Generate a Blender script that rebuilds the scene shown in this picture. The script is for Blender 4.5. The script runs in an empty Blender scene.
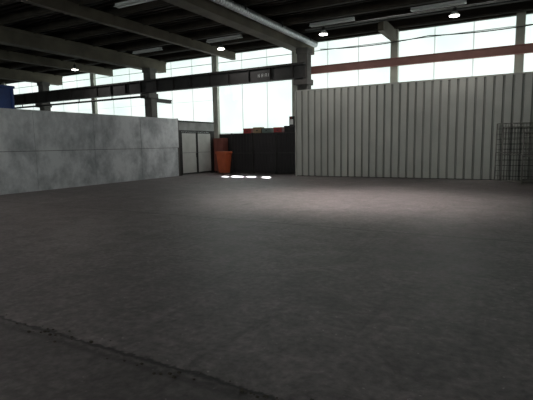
import bpy, math, random
from mathutils import Matrix, Vector
random.seed(4)
S=bpy.context.scene
try:
    S.view_settings.view_transform='Standard'; S.view_settings.look='None'; S.view_settings.exposure=0
except Exception: pass

# ---------------- materials ----------------
def nodes(name):
    m=bpy.data.materials.new(name); m.use_nodes=True
    nt=m.node_tree; return m,nt,nt.nodes['Principled BSDF']
def N(nt,t,**k):
    n=nt.nodes.new(t)
    for a,b in k.items(): setattr(n,a,b)
    return n
def mat(name,c1,c2=None,scale=4,rough=.6,metal=0,bump=0,detail=6,stretch=(1,1,1),nr=.5,lo=.35,hi=.68):
    m,nt,b=nodes(name)
    c2=c2 or tuple(x*.78 for x in c1)
    tc=N(nt,'ShaderNodeTexCoord'); mp=N(nt,'ShaderNodeMapping'); mp.inputs['Scale'].default_value=stretch
    nz=N(nt,'ShaderNodeTexNoise'); nz.inputs['Scale'].default_value=scale; nz.inputs['Detail'].default_value=detail; nz.inputs['Roughness'].default_value=nr
    r=N(nt,'ShaderNodeValToRGB'); r.color_ramp.elements[0].position=lo; r.color_ramp.elements[1].position=hi
    r.color_ramp.elements[0].color=(*c2,1); r.color_ramp.elements[1].color=(*c1,1)
    L=nt.links.new
    L(tc.outputs['Object'],mp.inputs[0]); L(mp.outputs[0],nz.inputs['Vector']); L(nz.outputs['Fac'],r.inputs[0]); L(r.outputs[0],b.inputs['Base Color'])
    b.inputs['Roughness'].default_value=rough; b.inputs['Metallic'].default_value=metal
    if bump:
        bp=N(nt,'ShaderNodeBump'); bp.inputs['Strength'].default_value=bump; bp.inputs['Distance'].default_value=.02
        L(nz.outputs['Fac'],bp.inputs['Height']); L(bp.outputs[0],b.inputs['Normal'])
    return m
def emis(name,c,s):
    m,nt,b=nodes(name)
    b.inputs['Base Color'].default_value=(*c,1); b.inputs['Emission Color'].default_value=(*c,1); b.inputs['Emission Strength'].default_value=s
    b.inputs['Roughness'].default_value=.4
    return m

def floor_mat():
    m,nt,b=nodes('worn_concrete_floor'); L=nt.links.new
    tc=N(nt,'ShaderNodeTexCoord')
    def noise(sc,dt,ro=.5,di=0,stretch=None):
        n=N(nt,'ShaderNodeTexNoise'); n.inputs['Scale'].default_value=sc; n.inputs['Detail'].default_value=dt; n.inputs['Roughness'].default_value=ro; n.inputs['Distortion'].default_value=di
        if stretch:
            mp=N(nt,'ShaderNodeMapping'); mp.inputs['Scale'].default_value=stretch[0]; mp.inputs['Rotation'].default_value=(0,0,stretch[1]); L(tc.outputs['Object'],mp.inputs[0]); L(mp.outputs[0],n.inputs['Vector'])
        else: L(tc.outputs['Object'],n.inputs['Vector'])
        return n
    n1=noise(.35,8,.62); n2=noise(14,8,.6); n3=noise(1.1,6); n4=noise(2.2,12,.78,.8); n5=noise(24,3)
    n6=noise(1.5,5,.6,.3,((.35,5,1),.5)); n7=noise(1.2,5,.6,.3,((4,.3,1),-.35))
    r=N(nt,'ShaderNodeValToRGB'); r.color_ramp.elements[0].position=.3; r.color_ramp.elements[1].position=.7
    r.color_ramp.elements[0].color=(.112,.096,.098,1); r.color_ramp.elements[1].color=(.190,.163,.163,1)
    L(n1.outputs['Fac'],r.inputs[0])
    def ramp(src,p0,p1,a,bv):
        q=N(nt,'ShaderNodeMapRange'); q.inputs['From Min'].default_value=p0; q.inputs['From Max'].default_value=p1
        q.inputs['To Min'].default_value=a; q.inputs['To Max'].default_value=bv; L(src,q.inputs['Value']); return q.outputs[0]
    def mul(a,b_):
        x=N(nt,'ShaderNodeMixRGB',blend_type='MULTIPLY'); x.inputs[0].default_value=1; L(a,x.inputs[1]); L(b_,x.inputs[2]); return x.outputs[0]
    col=mul(r.outputs[0],ramp(n2.outputs['Fac'],.3,.75,.55,1.4))
    col=mul(col,ramp(n4.outputs['Fac'],.38,.64,.62,1.3))
    col=mul(col,ramp(n6.outputs['Fac'],.60,.70,1,1.25))
    col=mul(col,ramp(n7.outputs['Fac'],.60,.70,1,.7))
    col=mul(col,ramp(n5.outputs['Fac'],.68,.74,1.0,2.4))
    sp=N(nt,'ShaderNodeSeparateXYZ'); L(tc.outputs['Object'],sp.inputs[0])
    def M(op,a,bv):
        n=N(nt,'ShaderNodeMath',operation=op)
        for i,v in enumerate((a,bv)):
            if v is None: continue
            if isinstance(v,(int,float)): n.inputs[i].default_value=v
            else: L(v,n.inputs[i])
        return n.outputs[0]
    wob=M('MULTIPLY',M('SUBTRACT',n3.outputs['Fac'],.5),.14)
    wob2=M('MULTIPLY',M('SUBTRACT',n2.outputs['Fac'],.5),.12)
    yy=M('ADD',M('ADD',sp.outputs['Y'],wob),wob2)
    for pos,wid,amt in ((2.36,.018,.12),(2.27,.03,.55),(8.02,.03,.45),(13.7,.03,.8)):
        d=M('ABSOLUTE',M('SUBTRACT',yy,pos),None)
        col=mul(col,ramp(d,wid*.4,wid*1.6,amt,1))
    col=mul(col,ramp(yy,2.34,2.40,.66,1))
    L(col,b.inputs['Base Color'])
    b.inputs['Roughness'].default_value=.5
    bp=N(nt,'ShaderNodeBump'); bp.inputs['Strength'].default_value=.45; bp.inputs['Distance'].default_value=.014
    L(n2.outputs['Fac'],bp.inputs['Height']); L(bp.outputs[0],b.inputs['Normal'])
    return m

FL=floor_mat()
PANEL=mat('grey_concrete_panel',(.72,.75,.76),(.36,.385,.40),1.1,.8,bump=.3,detail=14,stretch=(1,1,.8),nr=.68,lo=.36,hi=.60)
SEAM=mat('panel_seam',(.14,.14,.14),(.1,.1,.1))
CORR=mat('grey_sheet',(.44,.44,.40),(.35,.35,.32),.6,.5,.1)
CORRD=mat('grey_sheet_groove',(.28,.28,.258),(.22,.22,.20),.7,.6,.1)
STEEL=mat('dark_painted_steel',(.028,.025,.024),(.015,.014,.013),3,.6)
BEAM=mat('concrete_beam',(.145,.125,.088),(.095,.08,.06),1.5,.8)
COL=mat('column_concrete',(.13,.12,.11),(.07,.065,.06),2,.8)
PIL=mat('light_pilaster',(.62,.62,.54),(.5,.5,.44),2,.7)
DECK=mat('dark_roof_deck',(.042,.034,.026),(.026,.021,.016),.8,.8)
PURL=mat('purlin_brown',(.06,.048,.035),(.034,.027,.021),2,.8)
RED=mat('faded_red_oxide',(.40,.20,.17),(.32,.15,.13),2,.7)
REDD=mat('dark_red_paint',(.20,.06,.045),(.14,.04,.03),2,.6)
FOIL=mat('foil_duct',(.85,.87,.89),(.62,.64,.66),12,.35,.6,bump=.3)
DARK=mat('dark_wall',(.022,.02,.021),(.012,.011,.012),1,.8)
DOORW=mat('white_door_paint',(.56,.57,.54),(.46,.47,.44),2,.6)
GREYB=mat('grey_band',(.34,.345,.34),(.22,.23,.22),2,.7)
ORNG=mat('orange_plastic',(.50,.11,.04),(.38,.08,.03),3,.5)
BLACK=mat('black_rubber',(.015,.015,.015),None,3,.7)
BLUE=mat('blue_paint',(.03,.08,.28),(.02,.05,.19),2,.5)
GALV=mat('galvanised_wire',(.30,.29,.26),(.18,.17,.16),6,.45,.6)
WHITE=mat('white_enamel',(.65,.66,.64),(.55,.56,.55),3,.45)
CARD=mat('cardboard',(.28,.20,.12),None,5,.8)
REDB=mat('red_enamel',(.35,.04,.04),None,5,.5)
GREENB=mat('green_grey_plastic',(.12,.16,.14),None,5,.6)
def winmat(name,k,e):
    m,nt,b=nodes(name); L=nt.links.new
    tc=N(nt,'ShaderNodeTexCoord'); nz=N(nt,'ShaderNodeTexNoise'); nz.inputs['Scale'].default_value=.5; nz.inputs['Detail'].default_value=3
    L(tc.outputs['Object'],nz.inputs['Vector'])
    r=N(nt,'ShaderNodeValToRGB'); r.color_ramp.elements[0].position=.35; r.color_ramp.elements[1].position=.65
    r.color_ramp.elements[0].color=(.57*k,.68*k,.64*k,1); r.color_ramp.elements[1].color=(.71*k,.765*k,.735*k,1)
    L(nz.outputs['Fac'],r.inputs[0]); L(r.outputs[0],b.inputs['Emission Color']); b.inputs['Emission Strength'].default_value=e
    b.inputs['Base Color'].default_value=(.5*k,.55*k,.55*k,1); b.inputs['Roughness'].default_value=.6
    return m
WIN=winmat('opal_glazing',1,1.45)
MULL_GLOW=winmat('glowing_mullion',.85,1.0)    # mullion bars given a glow in their colour to read pale
WIN_FILL=winmat('opal_glazing_added_fill',1,4.0)  # strong glow for the added rear windows, general fill light
MULL=mat('aluminium_mullion',(.7,.75,.74),(.6,.66,.65),3,.5)
LAMP=emis('lamp_lens',(1,.97,.9),14)

# ---------------- mesh helpers ----------------
class MB:
    def __init__(s,name,parent=None):
        s.n=name; s.v=[]; s.f=[]; s.mi=[]; s.mats=[]; s.parent=parent; s.sm=[]
    def m(s,mt):
        if mt not in s.mats: s.mats.append(mt)
        return s.mats.index(mt)
    def box(s,x0,x1,y0,y1,z0,z1,mt):
        i=len(s.v); k=s.m(mt)
        s.v+=[(x,y,z) for x in (x0,x1) for y in (y0,y1) for z in (z0,z1)]
        for q in ((0,1,3,2),(4,6,7,5),(0,4,5,1),(2,3,7,6),(0,2,6,4),(1,5,7,3)):
            s.f.append([i+a for a in q]); s.mi.append(k); s.sm.append(False)
        return s
    def cyl(s,p0,p1,r0,r1,mt,n=14,smooth=True):
        p0=Vector(p0);p1=Vector(p1);d=(p1-p0).normalized()
        a=d.orthogonal().normalized(); b=d.cross(a); i=len(s.v); k=s.m(mt)
        for p,r in ((p0,r0),(p1,r1)):
            for j in range(n):
                t=2*math.pi*j/n; s.v.append(tuple(p+a*r*math.cos(t)+b*r*math.sin(t)))
        for j in range(n):
            s.f.append([i+j,i+(j+1)%n,i+n+(j+1)%n,i+n+j]); s.mi.append(k); s.sm.append(smooth)
        s.f.append([i+j for j in range(n)][::-1]); s.mi.append(k); s.sm.append(False)
        s.f.append([i+n+j for j in range(n)]); s.mi.append(k); s.sm.append(False)
        return s
    def poly(s,vs,fs,mt):
        i=len(s.v); s.v+=vs
        for j,q in enumerate(fs):
            k=s.m(mt[j] if isinstance(mt,list) else mt)
            s.f.append([i+a for a in q]); s.mi.append(k); s.sm.append(False)
    def done(s,bevel=0):
        me=bpy.data.meshes.new(s.n); me.from_pydata(s.v,[],s.f)
        for m_ in s.mats: me.materials.append(m_)
        me.polygons.foreach_set('material_index',s.mi); me.polygons.foreach_set('use_smooth',s.sm); me.update()
        o=bpy.data.objects.new(s.n,me); S.collection.objects.link(o)
        if s.parent: o.parent=s.parent
        if bevel:
            b=o.modifiers.new('bev','BEVEL'); b.width=bevel; b.segments=2; b.limit_method='ANGLE'
        return o
def box(name,*a,parent=None,bevel=0):
    return MB(name,parent).box(*a).done(bevel)

XL,XR,YB,YF,ZR=-42.0,10.9,-8.0,22.5,7.1

# ---------------- shell ----------------
box('floor',XL-.3,XR+.3,YB-.3,YF+.3,-.2,0,FL)
c=MB('ceiling'); c.box(XL-.3,XR+.3,YB-.3,YF+.3,ZR+.06,ZR+.25,DECK)
y=YB
while y<YF-.2:
    c.box(XL,XR,y,y+.14,ZR,ZR+.07,DECK); y+=.3
c.done()
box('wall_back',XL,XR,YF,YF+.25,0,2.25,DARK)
box('trim_1',XL,XR,YF-.02,YF+.25,6.85,ZR+.06,PURL)
BAY=5.25; px=[-5.4+BAY*k for k in range(-7,4)]
n=1
xs=[XL]+px+[XR]
for i in range(len(xs)-1):
    a,b_=xs[i]+.16,xs[i+1]-.16
    if b_-a<.5: continue
    w=MB('fill_window_%d'%n); n+=1
    y0=YF+.10
    gap = (xs[i]<-12<xs[i+1])
    if gap:
        # openings added in the glazing, placed to throw sun patches on the floor
        holes=[(-15.3,-15.0),(-14.75,-14.1),(-13.85,-13.4),(-12.95,-12.6)]
        w.box(a,b_,y0,y0+.03,2.25,4.2,WIN); w.box(a,b_,y0,y0+.03,4.95,6.85,WIN)
        e=[a]+[v for h in holes for v in h]+[b_]
        for j in range(0,len(e),2): w.box(e[j],e[j+1],y0,y0+.03,4.2,4.95,WIN)
        w.box(-15.3,-15.0,y0,y0+.03,4.2,4.6,WIN); w.box(-13.85,-13.4,y0,y0+.03,4.75,4.95,WIN); w.box(-12.95,-12.6,y0,y0+.03,4.2,4.3,WIN)
    else:
        w.box(a,b_,y0,y0+.03,2.25,6.85,WIN)
    nm=3; st=(b_-a)/nm
    for j in range(nm+1):
        x=a+st*j; w.box(x-.035,x+.035,y0-.02,y0,2.25,6.85,MULL_GLOW)
    if not gap: w.box(a,b_,y0-.03,y0,4.26,4.30,MULL_GLOW)
    for z in (2.28,6.4,6.83):
        w.box(a,b_,y0-.05,y0,z-.015,z+.015,MULL)
    w.done()
for k,x in enumerate(px):
    box('trim_%d'%(k+2),x-.17,x+.17,YF-.12,YF+.1,2.0,6.9,PIL)
box('wall_left',XL-.25,XL,YB,YF,0,ZR+.06,COL)
box('wall_right',XR,XR+.25,YB,YF,0,ZR+.06,COL)
w=MB('wall_front'); w.box(XL,XR,YB-.25,YB,0,3.4,PANEL); w.box(XL,XR,YB-.25,YB,6.4,ZR+.06,PANEL)
for x in (XL,-30,-18,-6,6): w.box(x,x+1.0,YB-.25,YB,3.4,6.4,PANEL)
w.done()
for k,(a,b_) in enumerate(((-29,-18),(-17,-6),(-5,6))):  # unseen windows behind the camera, added to fill the hall with light
    q=MB('fill_window_%d'%(n+k)); q.box(a,b_,YB-.15,YB-.12,3.4,6.4,WIN_FILL)
    for j in range(9):
        x=a+(b_-a)*j/8; q.box(x-.03,x+.03,YB-.12,YB-.06,3.4,6.4,MULL)
    q.done()

r=MB('faded_red_steel_beam'); r.box(-9.95,XR,22.10,22.14,5.20,5.52,RED); r.box(-9.95,XR,22.02,22.22,5.50,5.54,RED); r.box(-9.95,XR,22.02,22.22,5.17,5.21,RED)
for x in px:
    if x>-9: r.box(x-.06,x+.06,22.2,22.40,5.25,5.45,RED)
r.done()

# ---------------- structural columns + beams ----------------
for x in (-9.38,-19.5,-29.5):
    q=MB('concrete_column'); q.box(x-.27,x+.27,20.55,21.05,0,6.2,COL)
    q.box(x-.36,x+.36,20.3,21.1,4.45,4.72,COL); q.box(x-.31,x+.31,20.5,21.1,5.95,6.2,COL)
    q.box(x-.285,x+.285,20.53,21.07,0,.25,BLACK)
    q.done(.015)
    bx=x-.45
    q=MB('roof_beam'); q.box(bx-.30,bx+.28,YB,YF,6.2,6.78,BEAM); q.box(bx-.35,bx+.33,YB,YF,6.70,6.86,BEAM); q.done(.01)
q=MB('roof_beam'); q.box(-5.4-.12,-5.4+.12,19.95,YF,6.35,6.86,BEAM); q.done()
q=MB('roof_beam'); q.box(-24.7,-24.4,YB,YF,6.4,6.86,BEAM); q.done()
q=MB('roof_beam'); q.box(-14.7,-14.45,YB,YF,6.45,6.86,BEAM); q.done()
q=MB('roof_purlins')
y=2.0
while y<22.3:
    q.box(XL,XR,y-.07,y+.07,6.86,ZR+.0,PURL); q.box(XL,XR,y-.02,y+.02,6.80,6.87,PURL); y+=1.65
q.done()

# crane runway
q=MB('crane_runway_beam')
def ib(q,x0,x1,yc,z0,z1,w,mt):
    q.box(x0,x1,yc-w/2,yc+w/2,z0,z0+.04,mt); q.box(x0,x1,yc-w/2,yc+w/2,z1-.04,z1,mt); q.box(x0,x1,yc-.02,yc+.02,z0,z1,mt)
ib(q,XL,-9.15,20.38,4.74,5.42,.34,STEEL)
q.box(XL,-9.15,20.35,20.41,5.42,5.50,STEEL)
x=-41
while x<-9.3:
    q.box(x-.01,x+.01,20.22,20.54,4.8,5.4,STEEL); x+=1.25
def stroke(x,z,w,h): q.box(x,x+w,20.352,20.358,z,z+h,WHITE)
for k,ch in enumerate(('K','R','A','N')):
    x=-11.75+k*.2; stroke(x,4.98,.022,.16)
    if ch in 'RA': stroke(x,5.12,.1,.02); stroke(x,5.05,.1,.02)
    if ch in 'AN': stroke(x+.1,4.98,.022,.16)
    if ch=='K': stroke(x+.02,5.05,.08,.02); stroke(x+.08,5.08,.022,.06); stroke(x+.08,4.98,.022,.06)
    if ch=='R': stroke(x+.09,5.06,.02,.07); stroke(x+.07,4.98,.022,.07)
q.done()
q=MB('cross_tie_beam')
q.box(-19.45,-19.3,21.05,22.45,4.25,4.45,STEEL); q.box(-19.5,-19.25,21.05,22.45,4.42,4.47,STEEL); q.done()
q=MB('conduit_pipe'); q.cyl((XL,20.1,4.5),(-19.2,20.1,4.5),.06,.06,STEEL); 
for x in range(-40,-19,3): q.box(x-.02,x+.02,20.08,20.12,4.5,4.78,STEEL)
q.done()

q=MB('foil_ventilation_duct'); yy=-2.0; k=0
while yy<21.9:
    q.cyl((-9.28,yy,6.6),(-9.28,yy+.11,6.6),.135,.16,FOIL,18); q.cyl((-9.28,yy+.11,6.6),(-9.28,yy+.16,6.6),.16,.135,FOIL,18); yy+=.16
for y in range(0,22,3): q.box(-9.45,-9.11,y-.02,y+.02,6.6,6.85,STEEL)
q.done()
def cable(name,pts,r,mt):
    cu=bpy.data.curves.new(name,'CURVE'); cu.dimensions='3D'; cu.bevel_depth=r; cu.bevel_resolution=2
    sp=cu.splines.new('POLY'); sp.points.add(len(pts)-1)
    for p,c_ in zip(sp.points,pts): p.co=(*c_,1)
    cu.materials.append(mt); o=bpy.data.objects.new(name,cu); S.collection.objects.link(o); return o
pts=[]
for i in range(81):
    t=i/80; x=-9+t*(XR-.1+9); ph=((x+9)/5.25)%1
    pts.append((x,21.95,6.33-.12*4*ph*(1-ph)))
cable('power_cable',pts,.022,BLACK)
q=MB('conduit_run'); q.cyl((-8.7,19.7,6.72),(XR,19.7,6.72),.05,.05,STEEL); q.cyl((-8.7,19.45,6.72),(XR,19.45,6.72),.035,.035,GALV); q.done()

# ---------------- luminaires ----------------
def highbay_or_fill(x,y,z,power,floor_glow=False):
    q=MB('high_bay_or_fill_lamp')
    q.cyl((x,y,z+.02),(x,y,z+.16),.20,.09,WHITE,20); q.cyl((x,y,z+.16),(x,y,z+.30),.09,.07,STEEL,16)
    q.cyl((x,y,z),(x,y,z+.02),.17,.17,LAMP,20); q.cyl((x,y,z+.3),(x,y,6.9),.012,.012,STEEL,8)
    o=q.done()
    if floor_glow:
        l=bpy.data.lights.new('lamp_light','SPOT'); l.spot_size=math.radians(80); l.spot_blend=1; l.shadow_soft_size=.17
    else:
        l=bpy.data.lights.new('lamp_light','AREA'); l.shape='DISK'; l.size=.34
    l.energy=power; l.color=(1,.95,.92)
    lo=bpy.data.objects.new('lamp_light',l); lo.location=(x,y,z-.03); S.collection.objects.link(lo); lo.parent=o
for x in (-2.3,-7.5,-12.8,-23.4): highbay_or_fill(x,18.65,6.2,50)
for x,y,p in ((-5.6,12.6,1800),(-2.9,12.6,2000)): highbay_or_fill(x,y,6.2,p,True)  # unseen lamps added to cast the pale glow patch on the floor
for x,y,p in ((-12.8,4.0,130),(-7.5,-2,50)): highbay_or_fill(x,y,6.2,p)  # more unseen lamps, added as general fill
def fluo(x,y,z=6.45):
    q=MB('fluorescent_luminaire')
    q.box(x-.95,x+.95,y-.06,y+.06,z+.05,z+.12,WHITE)
    q.poly([(x-.95,y-.13,z),(x-.95,y+.13,z),(x-.95,y+.06,z+.06),(x-.95,y-.06,z+.06),(x+.95,y-.13,z),(x+.95,y+.13,z),(x+.95,y+.06,z+.06),(x+.95,y-.06,z+.06)],
      [(0,1,2,3),(7,6,5,4),(0,4,5,1),(1,5,6,2),(3,7,4,0)],WHITE)
    q.cyl((x-.88,y,z-.02),(x+.88,y,z-.02),.018,.018,WHITE,10)
    for s in (-.7,.7): q.cyl((x+s,y,z+.12),(x+s,y,6.88),.01,.01,STEEL,6)
    q.done()
for x,y in ((-6.9,18.05),(-2.8,18.05),(-12.2,18.05),(-11.6,11.9),(-17,18.05)): fluo(x,y)

# ---------------- left concrete panel partition ----------------
q=MB('concrete_panel_partition'); y=-3.0; PW=2.71; k=0
while y<18.6:
    y1=min(y+PW,18.68)
    for z0,z1 in ((.0,1.485),(1.5,3.0)):
        dx=random.uniform(-.012,.012)
        q.box(-15.95,-15.7+dx,y+.009,y1-.009,z0+.004,z1,PANEL)
    y=y1
q.box(-15.92,-15.73,-3,18.66,0,2.98,SEAM)
q.box(-15.97,-15.69,18.62,18.72,0,3.02,COL)
q.done()

q=MB('cabin_partition')
q.box(-15.9,-15.74,18.74,21.95,2.38,2.9,GREYB); q.box(-15.9,-15.74,18.74,18.95,0,2.38,STEEL); q.box(-15.9,-15.74,21.65,21.95,0,2.38,STEEL)
q.box(-15.9,-15.70,18.74,21.95,2.34,2.42,STEEL); q.box(-15.92,-15.70,18.74,21.95,2.86,2.93,STEEL)
q.done()
q=MB('door_1')
for a,b_ in ((18.96,20.28),(20.33,21.64)):
    q.box(-15.84,-15.76,a,b_,.04,2.33,STEEL)
    q.box(-15.78,-15.745,a+.07,b_-.07,.12,2.26,DOORW)
    for yy in (a,b_-.05): q.box(-15.78,-15.73,yy,yy+.05,.04,2.33,STEEL)
    q.box(-15.78,-15.735,a,b_,1.2,1.23,GREYB)
q.box(-15.74,-15.68,20.18,20.22,.95,1.2,BLACK)
q.done()

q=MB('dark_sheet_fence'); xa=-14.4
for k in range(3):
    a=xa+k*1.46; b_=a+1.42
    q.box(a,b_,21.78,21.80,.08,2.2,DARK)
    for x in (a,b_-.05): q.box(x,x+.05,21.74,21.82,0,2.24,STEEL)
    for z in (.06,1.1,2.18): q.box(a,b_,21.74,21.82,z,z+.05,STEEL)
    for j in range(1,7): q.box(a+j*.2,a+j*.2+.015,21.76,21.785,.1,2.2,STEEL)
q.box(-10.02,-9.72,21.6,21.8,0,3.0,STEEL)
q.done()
q=MB('storage_shelf')
for x in (-14.3,-12.25,-10.15):
    for yy in (21.9,22.35): q.box(x-.03,x+.03,yy-.03,yy+.03,0,2.2,STEEL)
for z in (.4,1.0,1.6,2.17): q.box(-14.3,-10.15,21.88,22.4,z,z+.04,STEEL)
q.done()
for x,wd,h,mt,nm in ((-13.45,.5,.30,REDB,'red_toolbox'),(-12.8,.5,.34,CARD,'cardboard_box'),(-12.2,.55,.28,GREENB,'plastic_crate'),(-11.5,.5,.3,REDB,'red_toolbox'),(-10.8,.6,.36,DARK,'black_crate')):
    q=MB(nm); q.box(x-wd/2,x+wd/2,21.95,22.3,2.211,2.211+h*.8,mt); q.box(x-wd/2-.015,x+wd/2+.015,21.935,22.315,2.211+h*.8,2.211+h,mt)
    q.box(x-.06,x+.06,21.925,21.94,2.211+h*.4,2.211+h*.55,STEEL); q.done(.01)

def bin_(x,y,mt,nm,h=1.12):
    q=MB(nm); w0,w1=.22,.30
    v=[(x+sx*w0,y+sy*w0,.06) for sx,sy in ((-1,-1),(1,-1),(1,1),(-1,1))]+[(x+sx*w1,y+sy*(w1+.03),h-.1) for sx,sy in ((-1,-1),(1,-1),(1,1),(-1,1))]
    q.poly(v,[(3,2,1,0),(4,5,6,7),(0,1,5,4),(1,2,6,5),(2,3,7,6),(3,0,4,7)],mt)
    q.box(x-.33,x+.33,y-.36,y+.36,h-.12,h-.06,mt); q.box(x-.32,x+.32,y-.37,y+.34,h-.06,h,mt)
    q.cyl((x-.25,y+.42,h-.05),(x+.25,y+.42,h-.05),.02,.02,mt,8)
    for s in (-1,1): q.cyl((x+s*.27,y+.25,.1),(x+s*.32,y+.25,.1),.1,.1,BLACK,14)
    q.done(.015)
bin_(-14.35,20.9,ORNG,'orange_wheelie_bin',1.25)
q=MB('dark_red_cabinet'); q.box(-15.65,-15.0,21.75,22.3,.08,2.0,REDD); q.box(-15.6,-15.35,21.73,21.75,.15,1.95,REDD); q.box(-15.3,-15.05,21.73,21.75,.15,1.95,REDD)
for x in (-15.6,-15.1): 
    for yy in (21.8,22.2): q.box(x,x+.06,yy,yy+.06,0,.08,STEEL)
q.done(.01)

# ---------------- corrugated partition (right) ----------------
q=MB('corrugated_sheet_partition'); P=.335; x=-9.68; prof=[]; ms=[]
while x<XR-.4:
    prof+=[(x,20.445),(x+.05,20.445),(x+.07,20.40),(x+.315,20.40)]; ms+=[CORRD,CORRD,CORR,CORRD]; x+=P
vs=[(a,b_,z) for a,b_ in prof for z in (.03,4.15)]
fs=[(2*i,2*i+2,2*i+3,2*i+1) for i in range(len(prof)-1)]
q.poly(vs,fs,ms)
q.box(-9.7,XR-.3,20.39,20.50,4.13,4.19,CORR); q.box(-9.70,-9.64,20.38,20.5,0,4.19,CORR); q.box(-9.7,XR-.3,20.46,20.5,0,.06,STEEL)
for x in [-9.6+k*2.6 for k in range(8)]:
    if x>-9 : q.box(x,x+.08,20.47,20.53,0,4.15,STEEL)
q.done()

q=MB('electrical_box'); q.box(-9.98,-9.72,20.3,20.38,2.45,2.95,STEEL); q.box(-9.93,-9.77,20.285,20.3,2.55,2.8,WHITE); q.box(-9.90,-9.85,20.28,20.29,2.85,2.9,REDB); q.box(-9.98,-9.9,20.35,20.6,2.5,2.9,STEEL); q.done()

def meshpanel(x0,x1,yb,yt,h,nm):
    q=MB(nm); 
    def P(x,z): return (x,yb+(yt-yb)*z/h,z)
    fr=.022
    for x in (x0,x1): q.cyl(P(x,0.02),P(x,h),fr,fr,GALV,8)
    for z in (.03,h*.5,h): q.cyl(P(x0,z),P(x1,z),fr,fr,GALV,8)
    k=int((x1-x0)/.1)
    for i in range(1,k): xx=x0+(x1-x0)*i/k; q.cyl(P(xx,.03),P(xx,h),.007,.007,STEEL,5)
    k=int(h/.2)
    for i in range(1,k): q.cyl(P(x0,h*i/k),P(x1,h*i/k),.007,.007,STEEL,5)
    q.done()
meshpanel(-.78,.55,19.95,20.34,2.25,'wire_mesh_panel')
meshpanel(-.55,1.0,19.72,20.14,2.1,'wire_mesh_panel')
q=MB('wire_mesh_cage')
for x in (.15,1.6):
    for yy in (18.75,19.5): q.cyl((x,yy,0),(x,yy,1.9),.025,.025,GALV,8)
for z in (.12,1.0,1.88):
    for yy in (18.75,19.5): q.cyl((.15,yy,z),(1.6,yy,z),.018,.018,GALV,8)
    for x in (.15,1.6): q.cyl((x,18.75,z),(x,19.5,z),.018,.018,GALV,8)
for yy in (18.75,19.5):
    for i in range(1,12): q.cyl((.15+i*.12,yy,.12),(.15+i*.12,yy,1.88),.005,.005,GALV,5)
    for i in range(1,14): q.cyl((.15,yy,.12+i*.126),(1.6,yy,.12+i*.126),.005,.005,GALV,5)
for i in range(1,14):
    for x in (.15,1.6): q.cyl((x,18.75,.12+i*.126),(x,19.5,.12+i*.126),.005,.005,GALV,5)
q.box(.15,1.6,18.75,19.5,.10,.13,STEEL); q.done()

q=MB('blue_machine_enclosure'); q.box(-19.6,-17.6,7.0,11.05,.15,4.0,BLUE)
for y in (7.0,8.3,9.6,10.97): q.box(-17.62,-17.54,y,y+.08,.15,4.05,BLUE)
q.box(-19.65,-17.52,6.95,11.1,3.95,4.05,BLUE); q.box(-19.6,-17.6,7,11.05,0,.15,STEEL); q.box(-18.9,-18.3,8.5,9.1,4.05,4.25,STEEL); q.done(.01)

# small debris along the broken joint
q=MB('concrete_debris')
for i in range(70):
    x=random.uniform(-4.5,-.6); y=2.33+random.gauss(0,.05); s_=random.uniform(.004,.013)
    q.box(x-s_,x+s_,y-s_*.8,y+s_*.8,0,s_*.9,PURL)
q.done()

# ---------------- sun + sky ----------------
W=bpy.data.worlds.new('World'); S.world=W; W.use_nodes=True
bg=W.node_tree.nodes['Background']; bg.inputs[0].default_value=(.85,.93,1,1); bg.inputs[1].default_value=1.2
l=bpy.data.lights.new('sun','SUN'); l.energy=130; l.angle=math.radians(1.8); l.color=(.97,.98,1)
lo=bpy.data.objects.new('sun',l); S.collection.objects.link(lo)
d=Vector((2.1,-3.5,-4.6)); lo.rotation_euler=d.to_track_quat('-Z','Y').to_euler(); lo.location=(-20,40,30)

# ---------------- camera ----------------
yaw=math.radians(29.2); p=math.radians(7.06); a=.017
F=Vector((-math.sin(yaw)*math.cos(p),math.cos(yaw)*math.cos(p),-math.sin(p)))
R=Vector((math.cos(yaw),math.sin(yaw),0)); U=R.cross(F)
r_=R*math.cos(a)-U*math.sin(a); u_=U*math.cos(a)+R*math.sin(a)
cam=bpy.data.cameras.new('camera'); cam.sensor_width=36; cam.lens=36*450/533; cam.clip_end=300
co=bpy.data.objects.new('camera',cam); S.collection.objects.link(co)
M3=Matrix((r_,u_,-F)).transposed(); co.matrix_world=Matrix.Translation((0,0,1.6))@M3.to_4x4()
S.camera=co
